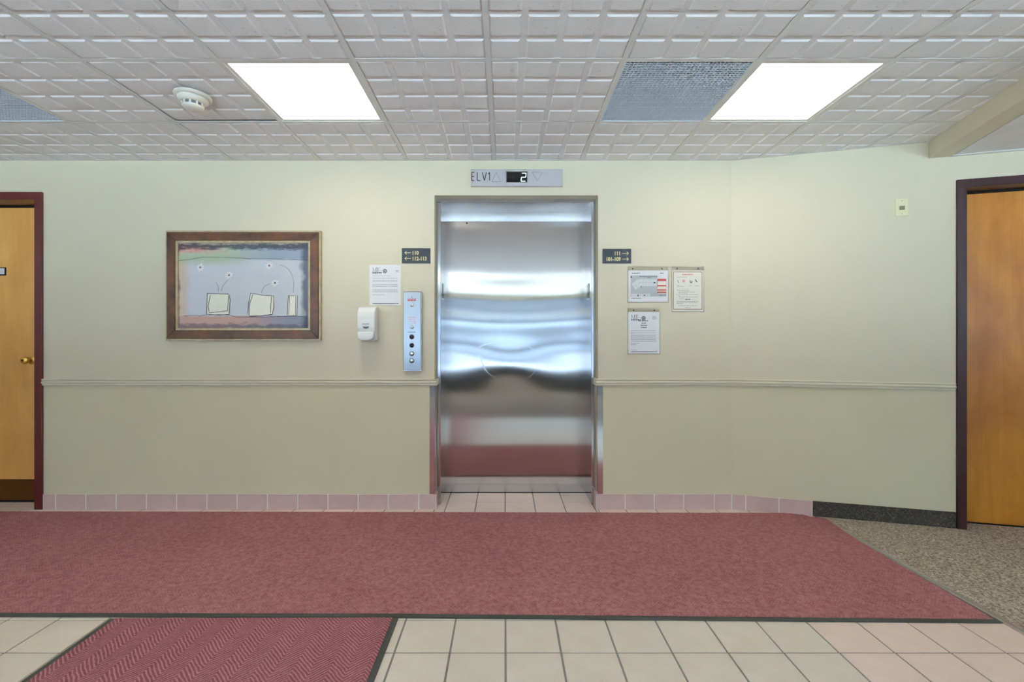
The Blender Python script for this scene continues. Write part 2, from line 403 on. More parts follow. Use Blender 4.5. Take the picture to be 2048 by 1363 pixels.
# floor: grout bed under the built tiles, plain tiled floor and brown matting further back
TX, TY, OX, OY = 0.210, 0.207, 0.002, 1.7736
YT0 = OY - 3 * TY          # nearest row built tile by tile
EDGE = 2.078               # carpet edge
b = B()
def fl(x0, x1, y0, y1, z, mi):
    f = b.bm.faces.new([b.bm.verts.new((x0, y0, z)), b.bm.verts.new((x1, y0, z)), b.bm.verts.new((x1, y1, z)), b.bm.verts.new((x0, y1, z))]); f.material_index = mi
fl(XL, EDGE, YT0, D + WT, -.003, 0); fl(XL, EDGE, 0.1, YT0, 0, 1); fl(XL, EDGE, YB, 0.1, 0, 2)
floor = tag(b.obj('floor', ['floor_grout', 'floor_tile_far', 'brown_matting']), 'ceramic tile floor, cream field with pink border, grey grout', 'floor', kind='structure')
meshes = {}
def ftile(x0, x1, y0, y1, mat, parent=floor):
    g = .0028; key = (round(x1 - x0, 4), round(y1 - y0, 4), mat)
    if key not in meshes:
        bb = B(); wx_, wy_ = (x1 - x0) / 2 - g, (y1 - y0) / 2 - g; t = .0015
        lo = [(-wx_, -wy_, -.008), (wx_, -wy_, -.008), (wx_, wy_, -.008), (-wx_, wy_, -.008)]
        hi = [(-wx_ + t, -wy_ + t, 0), (wx_ - t, -wy_ + t, 0), (wx_ - t, wy_ - t, 0), (-wx_ + t, wy_ - t, 0)]
        vv = [bb.bm.verts.new(p) for p in lo + hi]
        bb.bm.faces.new(vv[4:])
        for i in range(4): j = (i + 1) % 4; bb.bm.faces.new((vv[i], vv[j], vv[4 + j], vv[4 + i]))
        me = bpy.data.meshes.new('floor_tile'); bb.bm.to_mesh(me); bb.bm.free(); me.materials.append(M(mat)); meshes[key] = me
    o = bpy.data.objects.new('floor_tile', meshes[key]); C.objects.link(o); o.parent = parent
    o.location = ((x0 + x1) / 2, (y0 + y1) / 2, random.uniform(-.0004, .0002)); return o
for r in range(-3, 2):                       # rows in front of the runner
    y0 = OY + r * TY; y1 = y0 + TY
    for i in range(-13, 10):
        x0, x1 = OX + i * TX, OX + (i + 1) * TX
        if x0 > EDGE - .02: continue
        if y0 > 1.98 and -1.6 < x0 and x1 < -.5: pass
        if y1 < 1.98 and x0 > -1.64 and x1 < -.48: continue      # wholly under the entry mat
        ftile(x0, min(x1, EDGE), y0, y1, 'tile_pink' if i >= 6 else 'tile_cream')
yw = OY + 7 * TY
for i in range(-19, 10):                     # border row along the wall
    x0, x1 = OX + i * TX, OX + (i + 1) * TX
    if x0 > EDGE - .02: continue
    nic = x1 > NX0 and x0 < NX1
    ftile(x0, min(x1, EDGE), yw - TY, yw, 'tile_pink')
    if nic: ftile(max(x0, NX0), min(x1, NX1), yw, yw + TY, 'tile_pink'); ftile(max(x0, NX0), min(x1, NX1), yw + TY, 3.645, 'tile_pink')
    for a_, c_ in ((x0, min(x1, NX0)), (max(x0, NX1), min(x1, EDGE))):
        if c_ - a_ > .012: ftile(a_, c_, yw, D + .012, 'tile_pink')
for i in range(-20, -15):                    # threshold of the left door
    x0, x1 = OX + i * TX, OX + (i + 1) * TX
    ftile(x0, x1, yw, yw + TY, 'tile_pink')

# carpet of the side corridor
cp = []
pA = apt(au(1650) - .25, .30); pB = apt(4.75, .30)
b = B()
b.prism([(EDGE, YB - .1), (XR + .1, YB - .1), (XR + .1, 2.2), (pB[0], pB[1]), (max(pA[0], EDGE + .05), pA[1]), (EDGE, pA[1])], -.05, .004, plane='xy')
tag(b.obj('floor_carpet', 'carpet'), 'beige brown speckled loop carpet on the right', 'carpet', kind='structure')
tag(B().prism([(EDGE - .004, 0), (EDGE + .03, 0), (EDGE + .026, .007), (EDGE + .004, .007)], -1.0, 3.13).obj('trim_4', 'trim_silver'),
    'flat grey edging strip between tile and beige carpet', 'edging strip', kind='structure')

# ------------------------------------------------------------------ ceiling
CX, CY, PX_, PY_ = -0.075, 2.716, 0.61, 0.603
cx_lines = [CX + i * PX_ for i in range(-9, 6)]
cy_lines = [CY - j * PY_ for j in range(0, 12)]
bulk0 = Vector((2.671 + .02, 3.0)); bdir = Vector((-st_, -ct))        # bulkhead edge line, square to the angled wall
CZ = CEIL
ceil = tag(B().box(XL, XR, YB, D + WT, CEIL + .30, CEIL + .36).obj('ceiling', 'plenum'), 'suspended ceiling of white square-patterned tiles', 'ceiling', kind='structure')
def tile_bm(sx, sy, px0=0, py0=0):
    """ceiling tile, lower-left corner at 0,0; 4 x 4 raised pads hang below the groove level"""
    t = bmesh.new()
    pw, e, dp = .0630, .0070, .0052
    def q(*pts): t.faces.new([t.verts.new(p) for p in pts])
    gx = [0.0]; gy = [0.0]
    cxs = [PX_ * (i + .5) / 4 for i in range(4)]; cys = [PY_ * (i + .5) / 4 for i in range(4)]
    for c in cxs: gx += [c - pw, c + pw]
    for c in cys: gy += [c - pw, c + pw]
    gx.append(PX_); gy.append(PY_)
    for i in range(len(gx) - 1):
        for j in range(len(gy) - 1):
            x0, x1, y0, y1 = gx[i], gx[i + 1], gy[j], gy[j + 1]
            if i % 2 == 1 and j % 2 == 1:
                a, b_, c_, d_ = (x0, y0, 0), (x1, y0, 0), (x1, y1, 0), (x0, y1, 0)
                A, B_, C_, D_ = (x0 + e, y0 + e, -dp), (x1 - e, y0 + e, -dp), (x1 - e, y1 - e, -dp), (x0 + e, y1 - e, -dp)
                q(A, D_, C_, B_); q(a, A, B_, b_); q(b_, B_, C_, c_); q(c_, C_, D_, d_); q(d_, D_, A, a)
            else:
                q((x0, y0, 0), (x0, y1, 0), (x1, y1, 0), (x1, y0, 0))
    q((0, 0, .015), (PX_, 0, .015), (PX_, PY_, .015), (0, PY_, .015))
    bmesh.ops.remove_doubles(t, verts=t.verts[:], dist=1e-5); bmesh.ops.recalc_face_normals(t, faces=t.faces[:])
    return t
full = tile_bm(PX_, PY_); full_me = bpy.data.meshes.new('ceiling_tile'); full.to_mesh(full_me); full_me.materials.append(M('ceiling_tile'))
wn2 = Vector((st_, ct))                         # angled wall normal, into the wall
planes = [((0, D + .01), (0, 1)), ((BX, D + .01), tuple(wn2)), (tuple(bulk0 + Vector((ct, -st_)) * .02), (ct, -st_)), ((XL, 0), (-1, 0)), ((0, YB), (0, -1))]
LIGHTS = {(-2, 0), (2, 0), (-4, 4), (-2, 8), (2, 8)}; VENTS = {(-5, 0), (1, 0)}
def cell(i, j): return CX + i * PX_, CY - (j + 1) * PY_
for i in range(-10, 5):
    for j in range(-1, 12):
        if (i, j) in LIGHTS or (i, j) in VENTS: continue
        x0, y0 = cell(i, j)
        cor = [Vector((x0 + a, y0 + c_)) for a in (0, PX_) for c_ in (0, PY_)]
        dist = [[(p - Vector(pl[0])).dot(Vector(pl[1])) for p in cor] for pl in planes]
        if any(min(d) > -.02 for d in dist): continue
        z = CZ + .003
        if all(max(d) <= 1e-6 for d in dist): me = full_me
        else:
            t = full.copy() if hasattr(full, 'copy') else None
            for pl, d in zip(planes, dist):
                if max(d) > 1e-6:
                    bmesh.ops.bisect_plane(t, geom=t.verts[:] + t.edges[:] + t.faces[:], plane_co=(pl[0][0] - x0, pl[0][1] - y0, 0), plane_no=(pl[1][0], pl[1][1], 0), clear_outer=True)
            me = bpy.data.meshes.new('ceiling_tile'); t.to_mesh(me); t.free(); me.materials.append(M('ceiling_tile'))
        o = bpy.data.objects.new('ceiling_tile', me); C.objects.link(o); o.parent = ceil
        o.location = (x0, y0, z + random.uniform(0, .0015)); o.rotation_euler = (random.uniform(-.0015, .0015), random.uniform(-.0015, .0015), 0)
        if (i, j) == (-3, 0): o.rotation_euler = (.014, 0, 0)
# grid runners
def clip_runner(p0, p1):
    a, c_ = Vector(p0), Vector(p1)
    for pl in planes:
        n = Vector(pl[1]); da, dc = (a - Vector(pl[0])).dot(n), (c_ - Vector(pl[0])).dot(n)
        if da > 0 and dc > 0: return None
        if da > 0: a = a + (c_ - a) * (da / (da - dc))
        elif dc > 0: c_ = c_ + (a - c_) * (dc / (dc - da))
    return a, c_
def bar(p0, p1, wd, z0, z1, name, mat, parent):
    r = clip_runner(p0, p1)
    if not r or (r[1] - r[0]).length < .05: return
    a, c_ = r; d = (c_ - a).normalized(); nn = Vector((-d.y, d.x)) * wd / 2
    pts = [tuple(a + nn), tuple(c_ + nn), tuple(c_ - nn), tuple(a - nn)]
    B().prism(pts, z0, z1, plane='xy').obj(name, mat, parent)
for i in range(-9, 6):
    xx = CX + i * PX_
    bar((xx, YB), (xx, D + .1), .024, CZ - .0015, CZ + .0025, 'grid_runner', 'grid_paint', ceil)
for j in range(0, 13):
    yy = CY - j * PY_
    for i in range(-10, 5):
        x0 = CX + i * PX_
        bar((x0 + .012, yy), (x0 + PX_ - .012, yy), .024, CZ - .001, CZ + .0025, 'grid_cross_bar', 'grid_paint', ceil)
b = B(); b.box(XL, BX, D - .018, D - .0005, CZ - .002, CZ + .001)
b.obj('wall_angle', 'grid_paint', ceil)
B().box(0, bulk0.x, -.018, -.0005, CZ - .002, CZ + .001).obj('wall_angle', 'grid_paint', ceil, loc=(BX, D, 0), rotz=-TH)
# lower ceiling of the side corridor with its bulkhead edge
LZ = 2.333
ub = (bulk0 - Vector((BX, D))).dot(Vector((ct, -st_)))
tag(B().box(ub, ub + .115, -8.2, -.001, LZ, CEIL + .28, .002).obj('trim_5', 'wall_paint', loc=(BX, D, 0), rotz=-TH),
    'cream boxed bulkhead edge where the ceiling drops', 'bulkhead', kind='structure')
lc = tag(B().box(ub + .115, 4.6, -8.2, -.001, LZ + .012, LZ + .05).obj('ceiling_lower', 'white_paint', loc=(BX, D, 0), rotz=-TH), 'lower white ceiling beyond the bulkhead', 'ceiling', kind='structure')
for n_ in range(0, 5):
    for m_ in range(0, 7):
        B().box(ub + .13 + n_ * .61, ub + .13 + n_ * .61 + .585, -.02 - (m_ + 1) * .61 + .02, -.02 - m_ * .61, LZ + .004, LZ + .0125, .003).obj('ceiling_panel', 'ceiling_tile', lc)
B().box(ub + .115, 4.6, -.022, -.0015, LZ - .002, LZ + .006).obj('wall_angle', 'white_paint', lc)

def clone(root, loc, label):
    r = root.copy(); C.objects.link(r); r.location = loc; r['label'] = label
    for ch in list(root.children):
        c_ = ch.copy(); C.objects.link(c_); c_.parent = r
    return r
def make_light():
    t = thing('ceiling_light', '', 'ceiling light', group='square ceiling light panels')
    b = B(); m = .012; e = .018
    b.box(m, m + e, m, PY_ - m, .002, .008); b.box(PX_ - m - e, PX_ - m, m, PY_ - m, .002, .008)
    b.box(m + e, PX_ - m - e, m, m + e, .002, .008); b.box(m + e, PX_ - m - e, PY_ - m - e, PY_ - m, .002, .008)
    b.obj('frame', 'grid_paint', t)
    B().box(m + e, PX_ - m - e, m + e, PY_ - m - e, .006, .010).obj('diffuser', 'diffuser', t)
    b = B(); b.box(m, PX_ - m, m, PY_ - m, .09, .10)
    for a in ((m, m + .005, m, PY_ - m), (PX_ - m - .005, PX_ - m, m, PY_ - m), (m + .005, PX_ - m - .005, m, m + .005), (m + .005, PX_ - m - .005, PY_ - m - .005, PY_ - m)):
        b.box(a[0], a[1], a[2], a[3], .010, .09)
    b.obj('housing', 'white_paint', t)
    return t
lab = {(-2, 0): 'lit square ceiling light panel beside the smoke detector', (2, 0): 'lit square ceiling light panel beside the eggcrate vent on the right'}
for (i_, j_), nm_ in (((-4, 4), 'panel nearest the far left wall'), ((-2, 8), 'left panel of the row by the glazed front'), ((2, 8), 'right panel of the row by the glazed front')):
    lab[(i_, j_)] = 'lit square ceiling light behind the camera, ' + nm_
first = None
for (i, j) in sorted(LIGHTS, key=lambda q: (q[1], q[0])):
    x0, y0 = cell(i, j); l = lab.get((i, j), 'lit square ceiling light panel further back in the lobby')
    if first is None: first = make_light(); first.location = (x0, y0, CZ); first['label'] = l
    else: clone(first, (x0, y0, CZ), l)
def make_vent():
    t = thing('ceiling_vent', '', 'ceiling vent', group='eggcrate ceiling vents')
    b = B(); m = .012; e = .006
    b.box(m, m + e, m, PY_ - m, .001, .016); b.box(PX_ - m - e, PX_ - m, m, PY_ - m, .001, .016)
    b.box(m + e, PX_ - m - e, m, m + e, .001, .016); b.box(m + e, PX_ - m - e, PY_ - m - e, PY_ - m, .001, .016)
    b.obj('frame', 'aluminium', t)
    b = B(); n = 32
    for q in range(1, n):
        xx = m + e + (PX_ - 2 * m - 2 * e) * q / n; b.box(xx - .0018, xx + .0018, m + e, PY_ - m - e, .002, .014)
        yy = m + e + (PY_ - 2 * m - 2 * e) * q / n; b.box(m + e, PX_ - m - e, yy - .0018, yy + .0018, .0025, .0135)
    tag(b.obj('eggcrate_grille', 'aluminium', t), kind='stuff')
    b = B(); b.box(m, PX_ - m, m, PY_ - m, .12, .13)
    for a in ((m, m + .005, m, PY_ - m), (PX_ - m - .005, PX_ - m, m, PY_ - m), (m + .005, PX_ - m - .005, m, m + .005), (m + .005, PX_ - m - .005, PY_ - m - .005, PY_ - m)):
        b.box(a[0], a[1], a[2], a[3], .016, .12)
    b.obj('duct_box', 'duct', t)
    return t
v1 = make_vent(); x0, y0 = cell(1, 0); v1.location = (x0, y0, CZ); v1['label'] = 'blue-grey eggcrate vent grille next to the right ceiling light'
x0, y0 = cell(-5, 0); clone(v1, (x0, y0, CZ), 'eggcrate vent grille cut by the left edge of the picture')

# smoke detector
sx, sy = -1.60, 2.41
sd = thing('smoke_detector', 'round off-white smoke detector on a ceiling tile', 'smoke detector', (sx, sy, CZ - .006))
B().lathe([(.084, 0), (.086, -.004), (.084, -.012), (.074, -.016)], n=36).obj('mounting_plate', 'plastic_offwhite', sd, True)
B().lathe([(.070, -.014), (.068, -.026), (.058, -.036), (.052, -.040)], n=36).obj('body', 'plastic_offwhite', sd, True)
B().lathe([(.045, -.038), (.043, -.056), (.030, -.057)], n=28).obj('sensor_chamber', 'plastic_grey', sd, True)
for q in range(10):
    a = 2 * math.pi * q / 10
    o = B().box(.044, .050, -.004, .004, -.060, -.038).obj('cage_rib', 'plastic_offwhite', sd); o.rotation_euler = (0, 0, a)
B().lathe([(.051, -.056), (.047, -.064), (.036, -.072), (.020, -.076), (.004, -.077)], n=32).obj('cap', 'plastic_offwhite', sd, True)

# ------------------------------------------------------------------ chair rail, base tiles, corner guards
RZ0, RZ1 = wz(771.0), wz(757.5)
def rail_prof():
    h_ = RZ1 - RZ0
    return [(0, 0), (-.010, 0), (-.014, .15), (-.012, .27), (-.019, .36), (-.022, .50), (-.019, .62), (-.012, .68), (-.016, .80), (-.020, .90), (-.014, 1.0), (0, 1.0)], h_
def rail(x0, x1, b=None):
    pr, h_ = rail_prof(); b = b or B()
    return b.prism([(a, RZ0 + c_ * h_) for a, c_ in pr], x0, x1, plane='yz')
b = rail(DL1 + .006, NX0 + .018)
b.box(NX0, NX0 + .018, 0, .08, RZ0, RZ1, .004)
tag(b.obj('trim_1', 'rail_paint', loc=(0, D, 0)), 'cream moulded chair rail left of the elevator', 'chair rail', kind='structure')
b = rail(NX1 - .018, BX + .003); b.box(NX1 - .018, NX1, 0, .08, RZ0, RZ1, .004)
tag(b.obj('trim_2', 'rail_paint', loc=(0, D, 0)), 'cream moulded chair rail right of the elevator', 'chair rail', kind='structure')
tag(rail(-.003, DR0 - .012).obj('trim_3', 'rail_paint', loc=(BX, D, 0), rotz=-TH), 'cream moulded chair rail on the angled wall', 'chair rail', kind='structure')

BH = wz(988)
def base_tiles(name, label, edges, parent_loc, rotz, extra=None):
    bb = B().box(edges[0], edges[-1], -.0065, 0, 0, BH - .001)
    p = tag(bb.obj(name, 'tile_grout_light', loc=parent_loc, rotz=rotz), label, 'baseboard', kind='structure')
    for a, c_ in zip(edges, edges[1:]):
        B().box(a + .0034, c_ - .0034, -.0085, -.002, .001, BH, .002).obj('tile', 'tile_mauve', p)
    return p
e = [DL1 + .006] + [wx(113 + 60.4 * q) for q in range(0, 13)] ; e = [q for q in e if q < NX0 - .03] + [NX0 + .012]
p = base_tiles('baseboard_left', 'mauve ceramic base tiles left of the elevator', e, (0, D, 0), 0)
B().box(NX0 + .002, NX0 + .012, .002, .083, .001, BH, .002).obj('tile', 'tile_mauve', p)
e = [NX1 - .012] + [wx(q) for q in (1250, 1308, 1367, 1428)] + [BX]
p = base_tiles('baseboard_right', 'mauve ceramic base tiles right of the elevator', e, (0, D, 0), 0)
B().box(NX1 - .012, NX1 - .002, .002, .083, .001, BH, .002).obj('tile', 'tile_mauve', p)
e = [0, au(1491), au(1558), au(1624.5)]
base_tiles('baseboard_angle', 'mauve ceramic base tiles on the angled wall beside the carpet base', e, (BX, D, 0), -TH)
b = B().box(au(1624.5), DR0 - .008, -.009, 0, .003, .104, .002)
tag(b.obj('baseboard_carpet', 'carpet_base', loc=(BX, D, 0), rotz=-TH), 'dark woven carpet strip baseboard beside the right door', 'baseboard', kind='structure')

for sgn, xc, lb in ((-1, NX0, 'mirror steel corner guard on the left edge of the elevator opening'), (1, NX1, 'mirror steel corner guard on the right edge of the elevator opening')):
    b = B(); z0, z1 = BH + .002, RZ0 - .004
    b.box(min(xc, xc + sgn * .034), max(xc, xc + sgn * .034), D - .003, D - .0005, z0, z1)
    b.box(min(xc, xc - sgn * .003), max(xc, xc - sgn * .003), D - .003, D + .034, z0, z1)
    tag(b.obj('corner_guard', 'chrome'), lb, 'corner guard', 'steel corner guards at the elevator opening')

# ------------------------------------------------------------------ elevator
JF, JD = 3.375, 3.645          # front of steel jamb, plane of the door panel
JX0, JX1, JZ = -.462, .621, 2.1715
el = thing('door_2', 'closed stainless steel elevator door with steel jambs', 'elevator door', ((JX0 + JX1) / 2, JD, 0), kind='structure')
ox, oy = (JX0 + JX1) / 2, JD
def loc_box(b, x0, x1, y0, y1, z0, z1, bev=0): return b.box(x0 - ox, x1 - ox, y0 - oy, y1 - oy, z0, z1, bev)
loc_box(B(), NX0, JX0, JF, JD + .03, 0, JZ, .002).obj('jamb', 'steel', el)
loc_box(B(), JX1, NX1, JF, JD + .03, 0, JZ, .002).obj('jamb', 'steel', el)
loc_box(B(), NX0, NX1, JF, JD + .03, JZ, NZ, .002).obj('head_jamb', 'steel', el)
# the panel: thin sheet, slightly buckled as the broken reflections show
b = B(); nx, nz = 64, 220; PZ = 2.100; x0p, x1p = JX0 - ox - .01, JX1 - ox + .01
def warp(x, z):
    g = lambda a, c_, s_: math.exp(-((a - c_) / s_) ** 2)
    w_ = 0.0
    w_ += .0005 * math.sin(z * 9.0 + .6) * g(z, 1.15, .35)
    w_ += .00045 * math.sin(z * 31.0 + 1.0 + 1.1 * math.cos(x * 2.9)) * g(z, 1.45, .38)
    w_ -= .0030 * g(x, -.05, .22) * g(z, 1.00, .14)
    w_ += .0005 * math.cos(x * 2.6) * g(z, 1.55, .28)
    w_ += .0006 * math.sin(x * 7 + z * 5) * g(z, 1.0, .2)
    return w_
vv = [[b.bm.verts.new((x0p + (x1p - x0p) * i / nx, warp(x0p + (x1p - x0p) * i / nx, .006 + (PZ - .006) * j / nz), .006 + (PZ - .006) * j / nz)) for i in range(nx + 1)] for j in range(nz + 1)]
for j in range(nz):
    for i in range(nx): b.bm.faces.new((vv[j][i], vv[j][i + 1], vv[j + 1][i + 1], vv[j + 1][i]))
b.obj('door_panel', 'steel_door', el, True)
B().box(x0p, x1p, .012, .03, .006, PZ).obj('panel_core', 'steel', el)
B().box(x0p, x1p, .004, .03, PZ + .002, JZ).obj('header_panel', 'steel_door', el)
B().lathe([(.006, .003), (.006, -.006), (.002, -.008)], (wx(933.6) * JD / D - ox, 0, PZ - .012), 'y', 14).obj('key_hole', 'black_gloss', el)
B().box(x0p, x1p, -.004, .03, -.002, .004).obj('door_gap_shadow', 'shadow_gap', el)  # dark strip: shade of the gap below the panel put into colour
for xx, sg in ((JX0, 1), (JX1, -1)):
    zc = H_CAM + (VY - 583) * 3.51 / F
    pl = B(); a0, a1 = sorted((xx - ox, xx - ox + sg * .003))
    pl.box(a0, a1, 3.47 - oy, 3.55 - oy, zc - .056, zc + .056).obj('floor_plate', 'black_gloss', el)

# hall indicator above the door
i0x, i1x, i0z, i1z = wx(942), wx(1125), wz(375), wz(340)
ind = thing('floor_indicator', 'brushed steel elevator floor indicator reading ELV1 and 2', 'floor indicator', ((i0x + i1x) / 2, D, i0z))
hw, hz = (i1x - i0x) / 2, i1z - i0z
B().prism([(-hw, 0), (hw, 0), (hw, hz), (-hw, hz)], -.016, 0, .004).obj('face_plate', 'steel_indicator', ind)
fy = -.0163
def ip(px): return (px - 942) / S - hw
def iz(py): return (375 - py) / S
B().box(ip(1011.5), ip(1055), fy - .0015, fy + .004, iz(367.5), iz(344.5)).obj('bezel', 'chrome', ind)
dsp = B().box(ip(1013), ip(1053.8), fy - .0022, fy - .0012, iz(366.5), iz(345.8)).obj('display', 'black_gloss', ind)
xa, xb, za, zm, zb = ip(1042), ip(1052), iz(364.6), iz(356.6), iz(348.5); yy0, yy1 = fy - .0030, fy - .0022; sl = .006
for pts in ([(xa + sl, zb), (xb, zb)], [(xb, zb - .002), (xb - sl * .4, zm + .002)], [(xa + sl * .6, zm), (xb - sl * .6, zm)], [(xa + sl * .3, zm - .002), (xa, za + .002)], [(xa, za), (xb - sl, za)]):
    B().ribbon(pts, .0042, yy0, yy1).obj('digit_segment', 'digit_glow', dsp)
def strokes(segs, wd, name, mat, parent, y0, y1):
    b = B()
    for s_ in segs: b.ribbon(s_, wd, y0, y1)
    return b.obj(name, mat, parent)
zt, zl = iz(346.7), iz(363.0); zmid = (zt + zl) / 2
def L(a): return ip(930 + a / 9.752)
for segs in ([[(L(185), zt), (L(137), zt)], [(L(137), zt + .001), (L(137), zl - .001)], [(L(137), zmid), (L(180), zmid)], [(L(137), zl), (L(185), zl)]],
             [[(L(242), zt), (L(242), zl - .001)], [(L(242), zl), (L(300), zl)]],
             [[(L(340), zt), (L(381), zl)], [(L(420), zt), (L(381), zl)]],
             [[(L(452), zt - .012), (L(480), zt)], [(L(480), zt + .001), (L(480), zl)]]):
    strokes(segs, .0054, 'letter', 'black_ink', ind, fy - .0008, fy + .001)
for nm, pts in (('up_arrow', [(L(525), iz(365.3)), (L(700), iz(365.3)), (L(612), iz(346.5))]), ('down_arrow', [(L(1310), iz(346.5)), (L(1500), iz(346.5)), (L(1405), iz(363.8))])):
    B().prism(pts, fy - .0022, fy + .002, .0012).obj(nm, 'steel_indicator', ind)
    B().ribbon(pts + pts[:1], .0022, fy - .0026, fy - .001).obj('arrow_shadow_edge', 'plastic_grey', ind)  # grey outline: shade along the arrow's cut edge put into colour

# ------------------------------------------------------------------ wall things, left of the elevator
# painting
pt = thing('framed_painting', 'framed painting of daisies in square pots on pale blue', 'painting', (wx(491), D, wz(681)))
def qx(cx): return (320 + cx / 5.241 - 491) / S
def qz(cy): return (681 - (440 + cy / 5.241)) / S
def ringf(x0, x1, z0, z1, wd, y0, y1, bev, name, mat, parent):
    b = B()
    for pts in ([(x0, z0), (x1, z0), (x1 - wd, z0 + wd), (x0 + wd, z0 + wd)], [(x1, z0), (x1, z1), (x1 - wd, z1 - wd), (x1 - wd, z0 + wd)],
                [(x1, z1), (x0, z1), (x0 + wd, z1 - wd), (x1 - wd, z1 - wd)], [(x0, z1), (x0, z0), (x0 + wd, z0 + wd), (x0 + wd, z1 - wd)]):
        b.prism(pts, y0, y1, bev)
    return b.obj(name, mat, parent)
fx0, fx1, fz0, fz1 = qx(84), qx(1706), qz(1262), qz(122)
fx0 += .004; fx1 -= .004
ringf(fx0, fx1, fz0, fz1, .012, -.030, 0, .001, 'outer_trim', 'gilt_trim', pt)
ringf(fx0 + .0115, fx1 - .0115, fz0 + .0115, fz1 - .0115, .0585, -.038, -.002, .003, 'frame', 'frame_walnut', pt)
ringf(fx0 + .0695, fx1 - .0695, fz0 + .0695, fz1 - .0695, .016, -.032, -.002, .0015, 'inner_trim', 'gilt_trim', pt)
cz0, cx0 = fz0 + .085, fx0 + .085
cw, chh = fx1 - fx0 - .17, fz1 - fz0 - .17
cv = B().box(0, cw, -.022, -.004, 0, chh).obj('canvas', 'canvas_paint', pt); cv.location = (cx0, 0, cz0)
def kx(cx): return (cx - 232) / 1328 * cw
def kz(cy): return (1125 - cy) / 875 * chh
def K(pts): return [(kx(a), kz(c_)) for a, c_ in pts]
ya, yb = -.0235, -.0218
pots = [([(528, 775), (745, 775), (752, 982), (524, 985)], [[(522, 768), (600, 770), (745, 775), (760, 830), (748, 982)], [(525, 770), (520, 980), (640, 990), (748, 984)], [(556, 785), (536, 900), (545, 955)], [(540, 965), (650, 958), (740, 945)], [(742, 790), (735, 940)]]),
        ([(965, 775), (1200, 798), (1195, 985), (955, 1000)], [[(940, 975), (945, 880), (968, 765), (1080, 785), (1202, 795), (1205, 900), (1190, 985)], [(990, 780), (960, 870), (952, 998), (1080, 1000), (1190, 982)], [(1180, 800), (1170, 970)], [(960, 1005), (1100, 998), (1185, 985)]]),
        ([(1352, 795), (1442, 795), (1440, 992), (1346, 992)], [[(1350, 792), (1445, 792), (1440, 995), (1342, 995), (1352, 792)], [(1365, 800), (1356, 985)], [(1430, 800), (1425, 985)]])]
for poly, lines in pots:
    pp = B().prism(K(poly), -.0228, -.0218).obj('painted_pot', 'paint_cream', cv)
    for ln in lines: B().ribbon(K(ln), .0036, ya, yb).obj('painted_outline', 'paint_line', pp)
for (fx, fy_) in ((455, 500), (748, 580), (1158, 483), (1217, 660)):
    b = B()
    for q in range(8):
        a = 2 * math.pi * q / 8 + .3; r0, r1, wd = 8, random.uniform(34, 44), 10
        pts = [(fx + r0 * math.cos(a), fy_ + r0 * math.sin(a)), (fx + r1 * .7 * math.cos(a - .28), fy_ + r1 * .7 * math.sin(a - .28)), (fx + r1 * math.cos(a), fy_ + r1 * math.sin(a)), (fx + r1 * .7 * math.cos(a + .28), fy_ + r1 * .7 * math.sin(a + .28))]
        b.prism(K(pts), -.0238, -.0218)
    fo = b.obj('painted_daisy', 'paint_white', cv)
    B().prism(K([(fx + 10 * math.cos(a * 1.0472), fy_ + 9 * math.sin(a * 1.0472)) for a in range(6)]), -.0243, -.0236).obj('daisy_centre', 'paint_brown', fo)
def smooth(p, n=6):
    out = []
    for i in range(len(p) - 1):
        a, b_, c_, d_ = p[max(i - 1, 0)], p[i], p[i + 1], p[min(i + 2, len(p) - 1)]
        for q in range(n):
            t = q / n
            out.append(tuple(.5 * (2 * b_[m] + (c_[m] - a[m]) * t + (2 * a[m] - 5 * b_[m] + 4 * c_[m] - d_[m]) * t * t + (3 * b_[m] - a[m] - 3 * c_[m] + d_[m]) * t ** 3) for m in (0, 1)))
    return out + [p[-1]]
for ln in ([(640, 750), (636, 700), (618, 655)], [(668, 750), (685, 690), (735, 630)], [(1080, 765), (1088, 730), (1115, 690), (1165, 668)], [(1402, 760), (1408, 660), (1385, 570), (1330, 500), (1260, 474)]):
    B().ribbon(K(smooth(ln)), .0026, -.0228, yb).obj('painted_stem', 'paint_stem', cv)
B().ribbon(K([(235, 430), (370, 415), (480, 393), (700, 395), (950, 410), (1250, 412), (1555, 425)]), .0026, -.0228, yb).obj('painted_line', 'paint_line', cv)
B().ribbon(K([(285, 1000), (450, 1000), (520, 985), (740, 988), (820, 1010), (1000, 1012), (1300, 1004), (1520, 1003)]), .0026, -.0228, yb).obj('painted_line', 'paint_line', cv)

# direction signs
def dsign(px0, px1, py0, py1, rows, right, label):
    t = thing('direction_sign', label, 'sign', ((wx(px0) + wx(px1)) / 2, D, wz(py1)), group='navy room direction signs beside the elevator')
    hw = (px1 - px0) / 2 / S; hz = (py1 - py0) / S
    B().prism([(-hw, 0), (hw, 0), (hw, hz), (-hw, hz)], -.006, 0, .0008).obj('plate', 'sign_navy', t)
    for txt, py in rows:
        zz = (py1 - py) / S
        if not right:
            text(txt, .0365, -hw + 21.0 / S - .003, zz - .0128, -.0063, 'sign_gold', t, 'LEFT', .0013, .86)
            xs_ = -hw + 6 / S, -hw + 18 / S; tip = xs_[0]; d = 1
        else:
            text(txt, .0365, hw - 21.5 / S + .002, zz - .0128, -.0063, 'sign_gold', t, 'RIGHT', .0013, .86)
            xs_ = hw - 18.5 / S, hw - 5.5 / S; tip = xs_[1]; d = -1
        b = B(); b.ribbon([(xs_[0], zz), (xs_[1], zz)], .0042, -.0070, -.0060)
        b.ribbon([(tip + d * .012, zz + .012), (tip, zz), (tip + d * .012, zz - .012)], .0042, -.0070, -.0060)
        b.obj('arrow', 'sign_gold', t)
